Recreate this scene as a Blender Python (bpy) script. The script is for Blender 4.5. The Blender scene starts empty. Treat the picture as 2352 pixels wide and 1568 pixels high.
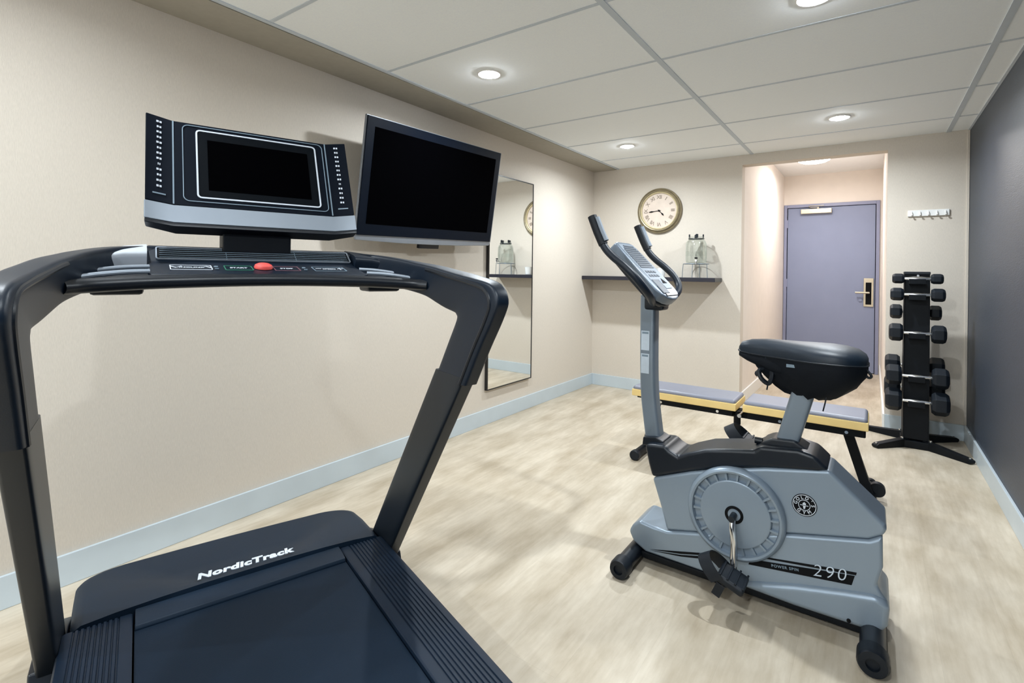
import bpy, bmesh, math, random
from mathutils import Vector, Matrix, Euler
random.seed(7)
S = bpy.context.scene
COL = S.collection
PI = math.pi

# ------------------------------------------------------------------ materials
def lin(c):
    c = c / 255.0
    return c / 12.92 if c <= 0.04045 else ((c + 0.055) / 1.055) ** 2.4
def rgb(r, g, b): return (lin(r), lin(g), lin(b), 1.0)

def mat(name, color, rough=0.5, metal=0.0, spec=0.5, var=0.0, vscale=20.0, bump=0.0, bscale=200.0,
        stretch=(1, 1, 1), coat=0.0, emit=None, estr=0.0):
    m = bpy.data.materials.new(name); m.use_nodes = True
    nt = m.node_tree; n = nt.nodes; l = nt.links
    b = n['Principled BSDF']
    b.inputs['Base Color'].default_value = color
    b.inputs['Roughness'].default_value = rough
    b.inputs['Metallic'].default_value = metal
    b.inputs['Specular IOR Level'].default_value = spec
    b.inputs['Coat Weight'].default_value = coat
    if emit:
        b.inputs['Emission Color'].default_value = emit
        b.inputs['Emission Strength'].default_value = estr
    tc = n.new('ShaderNodeTexCoord'); mp = n.new('ShaderNodeMapping')
    mp.inputs['Scale'].default_value = stretch
    l.new(tc.outputs['Object'], mp.inputs['Vector'])
    if var > 0:
        nz = n.new('ShaderNodeTexNoise'); nz.inputs['Scale'].default_value = vscale; nz.inputs['Detail'].default_value = 4
        l.new(mp.outputs['Vector'], nz.inputs['Vector'])
        rp = n.new('ShaderNodeValToRGB')
        rp.color_ramp.elements[0].position = .3; rp.color_ramp.elements[1].position = .7
        rp.color_ramp.elements[0].color = tuple(c * (1 - var) for c in color[:3]) + (1,)
        rp.color_ramp.elements[1].color = tuple(min(1, c * (1 + var)) for c in color[:3]) + (1,)
        l.new(nz.outputs['Fac'], rp.inputs['Fac']); l.new(rp.outputs['Color'], b.inputs['Base Color'])
    if bump > 0:
        nb = n.new('ShaderNodeTexNoise'); nb.inputs['Scale'].default_value = bscale; nb.inputs['Detail'].default_value = 3
        l.new(mp.outputs['Vector'], nb.inputs['Vector'])
        bp = n.new('ShaderNodeBump'); bp.inputs['Strength'].default_value = bump; bp.inputs['Distance'].default_value = .002
        l.new(nb.outputs['Fac'], bp.inputs['Height']); l.new(bp.outputs['Normal'], b.inputs['Normal'])
    return m

M = {}
M['wall'] = mat('beige_wallpaper', rgb(210, 201, 189), .75, spec=.25, var=.05, vscale=60, bump=.25, bscale=90, stretch=(8, 8, 1))
M['soffit'] = mat('beige_soffit', rgb(168, 163, 152), .8, spec=.2, var=.03, vscale=30)
M['wall_dark'] = mat('charcoal_wallpaper', rgb(27, 40, 57), .48, spec=.75, var=.25, vscale=30, bump=.5, bscale=45, stretch=(1, 1, 7))
_b = M['wall_dark'].node_tree.nodes['Principled BSDF']; _b.inputs['Sheen Weight'].default_value = .02; _b.inputs['Sheen Roughness'].default_value = .35; _b.inputs['Sheen Tint'].default_value = (.85, .9, 1, 1)
M['corr'] = mat('corridor_paint', rgb(228, 220, 212), .7, spec=.3, var=.02, vscale=10)
M['white'] = mat('white_paint', rgb(232, 232, 230), .5, var=.02)
M['tile'] = mat('ceiling_tile', rgb(247, 251, 255), .85, spec=.2, var=.025, vscale=160, bump=.12, bscale=260)
M['tee'] = mat('ceiling_grid', rgb(200, 208, 216), .6, spec=.3, var=.02)
M['base'] = mat('grey_skirting', rgb(192, 203, 210), .38, spec=.5, var=.03, vscale=6)
M['black'] = mat('black_plastic', rgb(8, 16, 26), .38, spec=.5, var=.08, vscale=8, bump=.05, bscale=500)
M['navy'] = mat('navy_black_plastic', rgb(8, 23, 38), .42, spec=.4, var=.06, vscale=6, bump=.08, bscale=600)
M['hood'] = mat('slate_textured_plastic', rgb(13, 31, 48), .55, spec=.3, var=.05, vscale=9, bump=.18, bscale=700)
M['rail'] = mat('ribbed_rail_plastic', rgb(12, 28, 45), .52, spec=.3, var=.05, vscale=9)
M['belt'] = mat('rubber_running_belt', rgb(10, 27, 43), .66, spec=.2, var=.14, vscale=3.0, bump=.2, bscale=900, stretch=(1, .5, 1))
M['metal_dark'] = mat('dark_painted_steel', rgb(20, 28, 37), .38, metal=.25, spec=.5, var=.06, vscale=5)
M['black_steel'] = mat('black_powder_coat', rgb(7, 12, 18), .5, spec=.2, var=.1, vscale=14)
M['silver'] = mat('silver_plastic', rgb(146, 155, 166), .45, metal=.3, var=.03, vscale=8)
M['shoulder'] = mat('silver_plastic_painted_sheen', rgb(196, 202, 210), .4, metal=.2, var=.03)  # left shoulder's silver, lightened: a reflection is put into its base colour
M['silver_tv'] = mat('tv_silver_frame', rgb(132, 137, 144), .42, metal=.4, var=.03)
M['screen'] = mat('unlit_screen', rgb(1, 1, 2), .9, spec=.01, var=.02)
M['screen_edge'] = mat('screen_surround', rgb(4, 9, 15), .6, spec=.08, var=.03)
M['gloss_bezel'] = mat('gloss_black_bezel', rgb(5, 13, 25), .5, spec=.1, var=.04)
M['print'] = mat('white_print', rgb(205, 212, 222), .5, var=.02)
M['print_grey'] = mat('grey_print', rgb(120, 138, 152), .5, var=.02)
M['print_green'] = mat('green_print', rgb(50, 120, 96), .5, var=.02)
M['print_red'] = mat('dim_red_print', rgb(120, 84, 96), .5, var=.02)
M['red'] = mat('red_stop_knob', rgb(236, 92, 86), .4, var=.06, vscale=60)
M['bike'] = mat('metallic_grey_plastic', rgb(136, 150, 164), .34, metal=.3, spec=.5, var=.03, vscale=5, bump=.04, bscale=600)
M['bike_dark'] = mat('bike_shroud_black', rgb(9, 19, 30), .36, spec=.42, var=.06, vscale=8)
M['bike_post'] = mat('grey_steel_post', rgb(122, 134, 146), .35, metal=.35, var=.03, vscale=5)
M['chrome'] = mat('chrome', rgb(225, 226, 228), .12, metal=1.0, var=.02)
M['rubber'] = mat('black_rubber', rgb(11, 19, 28), .5, spec=.35, var=.08, vscale=30, bump=.1, bscale=400)
M['fabric'] = mat('black_stretch_fabric', rgb(8, 14, 22), .7, spec=.2, var=.1, vscale=30, bump=.35, bscale=60)
M['vinyl'] = mat('black_vinyl', rgb(14, 28, 41), .45, spec=.38, var=.06, vscale=20, bump=.1, bscale=300)
M['pad'] = mat('grey_vinyl_pad', rgb(128, 130, 142), .38, spec=.45, var=.03, vscale=12, bump=.06, bscale=300)
M['yellow'] = mat('yellow_vinyl_side', rgb(236, 206, 138), .5, var=.05, vscale=12)
M['sticker'] = mat('pale_sticker', rgb(196, 208, 220), .5, var=.04, vscale=60)
M['slat'] = mat('dark_grille', rgb(84, 92, 102), .5, var=.04)
M['console'] = mat('console_silver', rgb(118, 130, 144), .38, metal=.25, var=.03)
M['console_white'] = mat('console_face', rgb(142, 152, 164), .5, var=.02)
M['door'] = mat('lavender_door_paint', rgb(134, 143, 170), .6, spec=.3, var=.025, vscale=4)
M['doorframe'] = mat('lavender_frame_paint', rgb(138, 143, 170), .42, spec=.4, var=.02)
M['brass'] = mat('pale_brass', rgb(206, 196, 174), .34, metal=.7, var=.05)
M['shelf'] = mat('black_wood_shelf', rgb(34, 33, 44), .45, var=.12, vscale=15, stretch=(1, 8, 8))
M['clock_rim'] = mat('antique_gold', rgb(136, 124, 98), .42, metal=.3, var=.18, vscale=25)
M['clock_gold'] = mat('bright_gold_ring', rgb(206, 192, 154), .35, metal=.3, var=.1, vscale=25)
M['dial'] = mat('cream_dial', rgb(212, 196, 182), .6, var=.05, vscale=18)
M['numeral'] = mat('faded_numeral_ink', rgb(136, 122, 108), .7, var=.1, vscale=60)
M['ink'] = mat('black_ink', rgb(10, 11, 14), .7, spec=.15, var=.03)
M['mirror_edge'] = mat('black_mirror_frame', rgb(22, 22, 24), .35, var=.05)
M['lens'] = mat('lamp_lens', (1, 1, 1, 1), .4, emit=(.90, .955, 1, 1), estr=190.0)
M['lens_warm'] = mat('corridor_lamp_lens', (1, 1, 1, 1), .4, emit=(1, .95, .91, 1), estr=10.0)
M['cup'] = mat('white_ceramic', rgb(238, 238, 236), .3, var=.02)

m = bpy.data.materials.new('mirror_glass'); m.use_nodes = True
b = m.node_tree.nodes['Principled BSDF']; b.inputs['Metallic'].default_value = 1; b.inputs['Roughness'].default_value = .015
b.inputs['Base Color'].default_value = (.94, .955, .945, 1)
nz = m.node_tree.nodes.new('ShaderNodeTexNoise'); nz.inputs['Scale'].default_value = 3
mr = m.node_tree.nodes.new('ShaderNodeMapRange'); mr.inputs['To Min'].default_value = .01; mr.inputs['To Max'].default_value = .025
m.node_tree.links.new(nz.outputs['Fac'], mr.inputs['Value']); m.node_tree.links.new(mr.outputs['Result'], b.inputs['Roughness'])
M['mirror'] = m

m = bpy.data.materials.new('thin_clear_glass'); m.use_nodes = True
nt = m.node_tree; nt.nodes.clear()
o = nt.nodes.new('ShaderNodeOutputMaterial'); mx = nt.nodes.new('ShaderNodeMixShader'); tr = nt.nodes.new('ShaderNodeBsdfTransparent')
gl = nt.nodes.new('ShaderNodeBsdfGlossy'); lw = nt.nodes.new('ShaderNodeLayerWeight'); mr = nt.nodes.new('ShaderNodeMapRange')
tr.inputs['Color'].default_value = (.965, .98, .972, 1); gl.inputs['Roughness'].default_value = .04; gl.inputs['Color'].default_value = (.8, .85, .84, 1)
lw.inputs['Blend'].default_value = .35; mr.inputs['To Min'].default_value = .025; mr.inputs['To Max'].default_value = .5
nt.links.new(lw.outputs['Facing'], mr.inputs['Value']); nt.links.new(mr.outputs['Result'], mx.inputs['Fac'])
nt.links.new(tr.outputs[0], mx.inputs[1]); nt.links.new(gl.outputs[0], mx.inputs[2]); nt.links.new(mx.outputs[0], o.inputs['Surface'])
M['glass'] = m

# floor: pale oak planks running along y
m = bpy.data.materials.new('pale_oak_planks'); m.use_nodes = True
nt = m.node_tree; N = nt.nodes; L = nt.links; b = N['Principled BSDF']
tc = N.new('ShaderNodeTexCoord'); mp = N.new('ShaderNodeMapping'); mp.inputs['Rotation'].default_value = (0, 0, PI / 2)
L.new(tc.outputs['Object'], mp.inputs['Vector'])
br = N.new('ShaderNodeTexBrick'); br.inputs['Scale'].default_value = 1; br.inputs['Brick Width'].default_value = 1.25
br.inputs['Row Height'].default_value = .18; br.inputs['Mortar Size'].default_value = .0008; br.inputs['Mortar Smooth'].default_value = .3
br.offset = .37
br.inputs['Color1'].default_value = rgb(208, 197, 179); br.inputs['Color2'].default_value = rgb(204, 193, 175)
br.inputs['Mortar'].default_value = rgb(198, 187, 170)
L.new(mp.outputs['Vector'], br.inputs['Vector'])
mp2 = N.new('ShaderNodeMapping'); mp2.inputs['Scale'].default_value = (5, 1.5, 1); L.new(tc.outputs['Object'], mp2.inputs['Vector'])
n1 = N.new('ShaderNodeTexNoise'); n1.inputs['Scale'].default_value = 1.6; n1.inputs['Detail'].default_value = 6; n1.inputs['Roughness'].default_value = .6
L.new(mp2.outputs['Vector'], n1.inputs['Vector'])
r1 = N.new('ShaderNodeValToRGB'); r1.color_ramp.elements[0].position = .3; r1.color_ramp.elements[1].position = .66
r1.color_ramp.elements[0].color = rgb(196, 187, 172); r1.color_ramp.elements[1].color = (1, 1, 1, 1)
L.new(n1.outputs['Fac'], r1.inputs['Fac'])
x1 = N.new('ShaderNodeMixRGB'); x1.blend_type = 'MULTIPLY'; x1.inputs['Fac'].default_value = .75
L.new(br.outputs['Color'], x1.inputs['Color1']); L.new(r1.outputs['Color'], x1.inputs['Color2'])
mp3 = N.new('ShaderNodeMapping'); mp3.inputs['Scale'].default_value = (34, 3, 1); L.new(tc.outputs['Object'], mp3.inputs['Vector'])
n2 = N.new('ShaderNodeTexNoise'); n2.inputs['Scale'].default_value = 2.0; n2.inputs['Detail'].default_value = 5
L.new(mp3.outputs['Vector'], n2.inputs['Vector'])
r2 = N.new('ShaderNodeValToRGB'); r2.color_ramp.elements[0].position = .32; r2.color_ramp.elements[1].position = .6
r2.color_ramp.elements[0].color = rgb(205, 195, 180); r2.color_ramp.elements[1].color = (1, 1, 1, 1)
L.new(n2.outputs['Fac'], r2.inputs['Fac'])
x2 = N.new('ShaderNodeMixRGB'); x2.blend_type = 'MULTIPLY'; x2.inputs['Fac'].default_value = .22
L.new(x1.outputs['Color'], x2.inputs['Color1']); L.new(r2.outputs['Color'], x2.inputs['Color2'])
L.new(x2.outputs['Color'], b.inputs['Base Color']); b.inputs['Roughness'].default_value = .45; b.inputs['Specular IOR Level'].default_value = .35
M['floor'] = m

# ------------------------------------------------------------------ mesh builder
class MB:
    def __init__(s): s.bm = bmesh.new()
    def _merge(s, bm, mtx=None):
        if mtx is not None: bmesh.ops.transform(bm, matrix=mtx, verts=bm.verts)
        me = bpy.data.meshes.new('tmp'); bm.to_mesh(me); bm.free(); s.bm.from_mesh(me); bpy.data.meshes.remove(me); return s
    def _bev(s, bm, bevel, seg, ang=25):
        if bevel > 0:
            bmesh.ops.recalc_face_normals(bm, faces=bm.faces)
            es = [e for e in bm.edges if len(e.link_faces) == 2 and e.calc_face_angle(0) > math.radians(ang)]
            bmesh.ops.bevel(bm, geom=es, offset=bevel, segments=seg, profile=.5, affect='EDGES', clamp_overlap=True)
    def box(s, x0, x1, y0, y1, z0, z1, bevel=0, seg=2, mtx=None):
        bm = bmesh.new(); bmesh.ops.create_cube(bm, size=1)
        bmesh.ops.transform(bm, verts=bm.verts, matrix=Matrix.Translation(((x0 + x1) / 2, (y0 + y1) / 2, (z0 + z1) / 2)) @ Matrix.Diagonal((abs(x1 - x0), abs(y1 - y0), abs(z1 - z0), 1)))
        s._bev(bm, bevel, seg); return s._merge(bm, mtx)
    def prism(s, pts, axis, a, b_, bevel=0, seg=2, mtx=None, ang=25):
        # pts in the two axes other than `axis`, in xyz order
        bm = bmesh.new()
        def P(p, h):
            q = list(p); q.insert('xyz'.index(axis), h); return q
        lo = [bm.verts.new(P(p, a)) for p in pts]; hi = [bm.verts.new(P(p, b_)) for p in pts]
        bm.faces.new(lo); bm.faces.new(hi)
        k = len(pts)
        for i in range(k): bm.faces.new((lo[i], lo[(i + 1) % k], hi[(i + 1) % k], hi[i]))
        bmesh.ops.recalc_face_normals(bm, faces=bm.faces)
        s._bev(bm, bevel, seg, ang); return s._merge(bm, mtx)
    def rings(s, rings, cap=True, closed=False, mtx=None):
        bm = bmesh.new(); V = [[bm.verts.new(p) for p in r] for r in rings]; k = len(rings[0])
        n = len(V)
        for i in range(n if closed else n - 1):
            a, c = V[i], V[(i + 1) % n]
            for j in range(k): bm.faces.new((a[j], a[(j + 1) % k], c[(j + 1) % k], c[j]))
        if cap and not closed: bm.faces.new(V[0]); bm.faces.new(V[-1])
        bmesh.ops.recalc_face_normals(bm, faces=bm.faces)
        return s._merge(bm, mtx)
    def tube(s, path, r, n=12, closed=False, mtx=None, flat=1.0, up=None):
        path = [Vector(p) for p in path]; R = []
        k = len(path); rr = r if isinstance(r, (list, tuple)) else [r] * k
        prev = None
        for i, p in enumerate(path):
            if closed: d = path[(i + 1) % k] - path[i - 1]
            else: d = path[min(i + 1, k - 1)] - path[max(i - 1, 0)]
            d.normalize()
            if up is not None: a = Vector(up) - d * d.dot(Vector(up))
            elif prev is None:
                a = Vector((0, 0, 1)) if abs(d.z) < .9 else Vector((1, 0, 0)); a = a - d * a.dot(d)
            else: a = prev - d * prev.dot(d)
            a.normalize(); prev = a; c = d.cross(a)
            R.append([p + a * (rr[i] * flat * math.cos(2 * PI * j / n)) + c * (rr[i] * math.sin(2 * PI * j / n)) for j in range(n)])
        return s.rings(R, closed=closed, mtx=mtx)
    def lathe(s, prof, n=32, mtx=None, cap=True):
        return s.rings([[(r * math.cos(2 * PI * j / n), r * math.sin(2 * PI * j / n), z) for j in range(n)] for r, z in prof], cap=cap, mtx=mtx)
    def text(s, body, size, o, ux, uy, depth=.0008, bold=0.0, align='CENTER', shear=0.0, space=1.0):
        cu = bpy.data.curves.new('t', 'FONT'); cu.body = body; cu.size = size; cu.align_x = align; cu.align_y = 'CENTER'
        cu.offset = bold; cu.resolution_u = 3; cu.shear = shear; cu.space_character = space; cu.extrude = depth / 2
        ob = bpy.data.objects.new('t', cu); COL.objects.link(ob)
        bpy.context.view_layer.update()
        me = bpy.data.meshes.new_from_object(ob.evaluated_get(bpy.context.evaluated_depsgraph_get()))
        bpy.data.objects.remove(ob); bpy.data.curves.remove(cu)
        o, ux, uy = Vector(o), Vector(ux).normalized(), Vector(uy).normalized(); uz = ux.cross(uy)
        mt = Matrix(((ux.x, uy.x, uz.x, o.x), (ux.y, uy.y, uz.y, o.y), (ux.z, uy.z, uz.z, o.z), (0, 0, 0, 1)))
        me.transform(mt); s.bm.from_mesh(me); bpy.data.meshes.remove(me); return s
    def poly(s, pts, o, ux, uy, depth=.001):
        # flat sheet with a little thickness on a plane; pts (u,v) about o
        o, ux, uy = Vector(o), Vector(ux).normalized(), Vector(uy).normalized(); uz = ux.cross(uy)
        lo = [o + ux * u + uy * v for u, v in pts]; hi = [p + uz * depth for p in lo]
        return s.rings([lo, hi])
    def frame(s, w, h, t, o, ux, uy, depth=.001, r=.012, cu=0, cv=0, n=5):
        o, ux, uy = Vector(o), Vector(ux).normalized(), Vector(uy).normalized(); uz = ux.cross(uy)
        def rr(w, h, r):
            out = []
            for cx, cy, a0 in ((w / 2 - r, h / 2 - r, 0), (-w / 2 + r, h / 2 - r, 90), (-w / 2 + r, -h / 2 + r, 180), (w / 2 - r, -h / 2 + r, 270)):
                for k in range(n + 1):
                    a = math.radians(a0 + 90 * k / n); out.append((cx + r * math.cos(a) + cu, cy + r * math.sin(a) + cv))
            return out
        A, B = rr(w, h, r), rr(w - 2 * t, h - 2 * t, max(r - t, .001))
        f = lambda q, d: [o + ux * u + uy * v + uz * d for u, v in q]
        return s.rings([f(A, 0), f(A, depth), f(B, depth), f(B, 0)], closed=True)
    def build(s, name, mt, parent=None, off=None, ang=35, merge=True):
        if merge: bmesh.ops.remove_doubles(s.bm, verts=s.bm.verts, dist=1e-6)
        if off is not None: bmesh.ops.translate(s.bm, verts=s.bm.verts, vec=-Vector(off))
        me = bpy.data.meshes.new(name); s.bm.to_mesh(me); s.bm.free()
        for p in me.polygons: p.use_smooth = True
        me.set_sharp_from_angle(angle=math.radians(ang))
        me.materials.append(mt)
        ob = bpy.data.objects.new(name, me); COL.objects.link(ob)
        wn = ob.modifiers.new('weighted_normal', 'WEIGHTED_NORMAL'); wn.keep_sharp = True; wn.weight = 80
        if parent: ob.parent = parent
        return ob

def se_ring(c, a, b_, n=24, e=5.0):
    c, a, b_ = Vector(c), Vector(a), Vector(b_); out = []
    for j in range(n):
        t = 2 * PI * (j + .5) / n; ct, st = math.cos(t), math.sin(t)
        out.append(c + a * math.copysign(abs(ct) ** (2 / e), ct) + b_ * math.copysign(abs(st) ** (2 / e), st))
    return out
def smooth(path, sub=6):
    P = [Vector(p) for p in path]; out = []
    for i in range(len(P) - 1):
        p0, p1, p2, p3 = P[max(i - 1, 0)], P[i], P[i + 1], P[min(i + 2, len(P) - 1)]
        for k in range(sub):
            t = k / sub
            out.append(.5 * ((2 * p1) + (p2 - p0) * t + (2 * p0 - 5 * p1 + 4 * p2 - p3) * t * t + (3 * p1 - p0 - 3 * p2 + p3) * t ** 3))
    out.append(P[-1]); return out
def tag(o, label=None, cat=None, group=None, kind=None):
    if label: o['label'] = label
    if cat: o['category'] = cat
    if group: o['group'] = group
    if kind: o['kind'] = kind
    return o
def thing(name, label, cat, loc, rz=0, group=None):
    o = bpy.data.objects.new(name, None); COL.objects.link(o); o.location = loc; o.rotation_euler = (0, 0, rz)
    o.empty_display_size = .1
    return tag(o, label, cat, group)
def struct(name, mb, mt, label=None, cat=None, parent=None):
    o = mb.build(name, mt, parent)
    if parent is None: tag(o, label, cat, kind='structure')
    return o
def rotm(o, ux, uy):
    ux, uy = Vector(ux).normalized(), Vector(uy).normalized(); uz = ux.cross(uy).normalized(); uy = uz.cross(ux)
    o = Vector(o)
    return Matrix(((ux.x, uy.x, uz.x, o.x), (ux.y, uy.y, uz.y, o.y), (ux.z, uy.z, uz.z, o.z), (0, 0, 0, 1)))

# ------------------------------------------------------------------ room
XL, XR, YF, YB, ZC = -2.360, .547, 4.758, -2.3, 2.1875
OX0, OX1, OZ, YD, ZR = -.938, .083, 2.104, 7.324, 2.41      # opening and corridor
struct('floor', MB().box(XL - .15, XR + .15, YB - .15, YD + .3, -.08, 0), M['floor'], 'pale oak plank floor of the gym and corridor', 'floor')
struct('wall_left', MB().box(XL - .12, XL, YB, YF, 0, ZC + .3), M['wall'], 'long beige wallpapered wall behind treadmill and television', 'wall')
struct('wall_right', MB().box(XR, XR + .12, YB, YF, 0, ZC + .3), M['wall_dark'], 'dark charcoal wallpapered wall on the right', 'wall')
fw = MB(); fw.box(XL - .12, OX0, YF, YF + .12, 0, ZC + .3); fw.box(OX1, XR + .12, YF, YF + .12, 0, ZC + .3); fw.box(OX0, OX1, YF, YF + .12, OZ, ZC + .3)
struct('wall_far', fw, M['wall'], 'beige end wall with the opening to the door', 'wall')
struct('wall_back', MB().box(XL - .12, XR + .12, YB - .12, YB, 0, ZC + .3), M['white'], 'white wall behind the viewer', 'wall')
struct('wall_corridor_left', MB().box(OX0 - .1, OX0, YF + .12, YD, 0, ZR + .1), M['corr'], 'bright corridor wall left of the lavender door', 'wall')
struct('wall_corridor_right', MB().box(OX1, OX1 + .1, YF + .12, YD, 0, ZR + .1), M['corr'], 'bright corridor wall right of the lavender door', 'wall')
DX0, DX1, DZ = OX0 + .004, OX1 - .022, 2.04
we = MB(); we.box(OX0 - .1, DX0, YD, YD + .1, 0, ZR + .1); we.box(DX1, OX1 + .1, YD, YD + .1, 0, ZR + .1); we.box(DX0, DX1, YD, YD + .1, DZ, ZR + .1)
struct('wall_corridor_end', we, M['corr'], 'corridor end wall above the lavender door', 'wall')
struct('ceiling_corridor', MB().box(OX0 - .1, OX1 + .1, YF + .12, YD + .1, ZR, ZR + .08), M['white'], 'white corridor ceiling', 'ceiling')
SX = -2.104                                                     # edge of the painted border
struct('trim_1', MB().box(XL, SX - .004, YB, YF, ZC - .004, ZC + .06), M['soffit'], 'taupe painted ceiling border along the left wall', 'trim')
# ceiling: lay-in panels slightly above a flat tee grid
T1, T2, TW = -.861, .4306, .021
y0, dy = 4.3385, .6384
ce = MB()
ce.box(XL - .1, XR + .1, YB - .1, YF + .1, ZC + .02, ZC + .1)
xs = [SX + .02, T1, T2, XR]
ys = [YF] + [y0 - k * dy for k in range(0, 11)]
for i in range(3):
    for j in range(len(ys) - 1):
        a = xs[i] + (TW / 2 if i else 0); c = xs[i + 1] - (TW / 2 if i < 2 else 0)
        d0 = ys[j + 1] + .009; d1 = ys[j] - (.009 if j else 0)
        d0 = max(d0, YB)
        if d1 > d0: ce.box(a, c, d0, d1, ZC + .003, ZC + .03)
struct('ceiling', ce, M['tile'], 'white lay-in panel ceiling with recessed downlights', 'ceiling')
tg = MB()
for x in (T1, T2): tg.box(x - TW / 2 - .003, x + TW / 2 + .003, YB, YF, ZC - .001, ZC + .02)
for y in ys[1:]:
    if y > YB:
        for i in range(3): tg.box(xs[i] + (TW / 2 + .003 if i else -.02), xs[i + 1] - (TW / 2 + .003 if i < 2 else 0), y - .008, y + .008, ZC + .001, ZC + .019)
tg.box(SX, SX + .022, YB, YF, ZC - .002, ZC + .02)
tg.box(XR - .012, XR, YB, YF, ZC - .002, ZC + .02)
struct('trim_2', tg, M['tee'], 'grey ceiling grid bars between the panels', 'trim')
H = .112
def skirting(name, mb, mt, lab): struct(name, mb, mt, lab, 'baseboard')
skirting('baseboard_left', MB().box(XL, XL + .014, YB, YF, 0, H, .003), M['base'], 'grey-blue skirting along the left wall')
skirting('baseboard_right', MB().box(XR - .014, XR, YB, YF, 0, H, .003), M['base'], 'grey-blue skirting under the charcoal wall')
bf = MB(); bf.box(XL + .014, OX0, YF - .014, YF, 0, H, .003); bf.box(OX1, XR - .014, YF - .014, YF, 0, H, .003)
skirting('baseboard_far', bf, M['base'], 'grey-blue skirting along the end wall')
bc = MB(); bc.box(OX0, OX0 + .014, YF, YD, 0, H, .003); bc.box(OX1 - .014, OX1, YF, YD, 0, H, .003)
skirting('baseboard_corridor', bc, M['white'], 'white skirting in the corridor')
struct('trim_3', MB().box(XR - .016, XR - .001, YF - .006, YF, H, ZC, .002), M['wall'], 'pale bead where end wall meets charcoal wall', 'trim')

# door
dr = thing('door_1', 'lavender grey door with brass closer and card lock', 'door', ((DX0 + DX1) / 2, YD, 0)); dr['kind'] = 'structure'
ro = Vector(dr.location)
fr = MB(); fr.box(DX0, DX0 + .035, YD - .02, YD + .08, 0, DZ, .004); fr.box(DX1 - .035, DX1, YD - .02, YD + .08, 0, DZ, .004); fr.box(DX0 + .035, DX1 - .035, YD - .02, YD + .08, DZ - .04, DZ, .004)
fr.build('door_frame', M['doorframe'], dr, ro)
LX0, LX1 = DX0 + .041, DX1 - .041
MB().box(LX0, LX1, YD - .004, YD + .04, .008, DZ - .046, .003).build('door_leaf', M['door'], dr, ro)
MB().box(DX0 + .03, DX1 - .03, YD + .02, YD + .06, 0, .012).build('threshold', M['black'], dr, ro)
MB().box(DX0 + .03, DX1 - .03, YD + .045, YD + .06, .008, DZ - .03).build('door_stop', M['ink'], dr, ro)
for z in (.25, 1.05, 1.8):
    MB().tube([(LX0 - .004, YD - .012, z - .05), (LX0 - .004, YD - .012, z + .05)], .008, 10).build('hinge', M['doorframe'], dr, ro)
cl = MB().box(-.745, -.415, YD - .065, YD - .004, 1.915, 1.975, .008).build('door_closer', M['brass'], dr, ro)
MB().tube([(-.56, YD - .04, 1.976), (-.56, YD - .04, 1.99)], .014, 12).build('closer_spindle', M['brass'], cl)
for c in list(cl.children): c.data.transform(Matrix.Translation(-ro))
ar = MB(); ar.box(-.66, -.55, YD - .045, YD - .03, 1.988, 1.998); ar.box(-.66, -.645, YD - .045, YD - .018, 1.99, 2.015); ar.box(-.65, -.5, YD - .03, YD - .02, 2.008, 2.02)
ar.build('closer_arm', M['chrome'], dr, ro)
pl = MB().box(-.088, .008, YD - .018, YD - .003, .79, 1.125, .004).build('lock_plate', M['brass'], dr, ro)
MB().box(-.068, -.012, YD - .024, YD - .017, .815, 1.075, .003).build('card_reader', M['ink'], dr, ro)
hd = MB(); hd.tube([(-.04, YD - .02, .955), (-.04, YD - .06, .955)], .012, 12); hd.tube([(-.035, YD - .06, .955), (-.17, YD - .06, .955)], .011, 12)
hd.build('lever_handle', M['brass'], dr, ro)
MB().tube([(-.12, YD - .004, .865), (-.12, YD - .016, .865)], .018, 16).build('thumb_turn', M['door'], dr, ro)

# corridor lamp
cl = thing('ceiling_lamp', 'bright round flush ceiling lamp inside the corridor', 'lamp', (-.52, 6.2, ZR))
MB().lathe([(.16, 0), (.17, -.01), (.17, -.03), (.15, -.035)], 40).build('lamp_rim', M['white'], cl)
MB().lathe([(.15, -.03), (.145, -.05), (.11, -.066), (.05, -.074), (.002, -.076)], 40).build('lamp_lens', M['lens_warm'], cl)

# ------------------------------------------------------------------ downlights
def area(name, loc, size, power, color, rot=(0, 0, 0), spread=PI):
    ld = bpy.data.lights.new(name, 'AREA'); ld.shape = 'DISK'; ld.size = size; ld.energy = power; ld.color = color; ld.spread = spread
    ob = bpy.data.objects.new(name, ld); COL.objects.link(ob); ob.location = loc; ob.rotation_euler = rot; return ob
DL = [((-1.66, 2.10), 'recessed downlight nearest above the television', .85),
      ((-1.65, 3.92), 'recessed downlight above the shelf and clock', 1.05),
      ((-.19, 3.95), 'recessed downlight in front of the corridor opening', 1.1),
      ((-.19, 2.19), 'recessed downlight cut by the top photo edge above the bike', .9),
      ((-1.66, .27), 'recessed downlight above the treadmill deck', .4), ((-.19, .30), 'recessed downlight above the viewer', .6),
      ((-1.66, -1.5), 'unseen fill downlight by the rear wall on the left', 1.7), ((-.19, -1.5), 'unseen fill downlight by the rear wall on the right', 2.4)]  # this pair is out of view, with power raised to bounce fill light
for (x, y), lab, k in DL:
    t = thing('downlight', lab, 'ceiling light', (x, y, ZC + .003), group='recessed ceiling downlights')
    MB().lathe([(.044, -.001), (.046, -.006), (.058, -.007), (.064, -.003), (.064, 0)], 32, cap=False).build('trim_ring', M['white'], t)
    MB().lathe([(.0449, -.002), (.044, -.009), (.034, -.0135), (.02, -.016), (.001, -.017)], 32).build('lens', M['lens'], t)
    area('downlight_beam', (x, y, ZC - .0195), .055, 17 * k, (.865, .945, 1), spread=math.radians(165))
area('corridor_beam', (-.52, 6.2, ZR - .09), 0.28, 20, (1, .965, .94))

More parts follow.
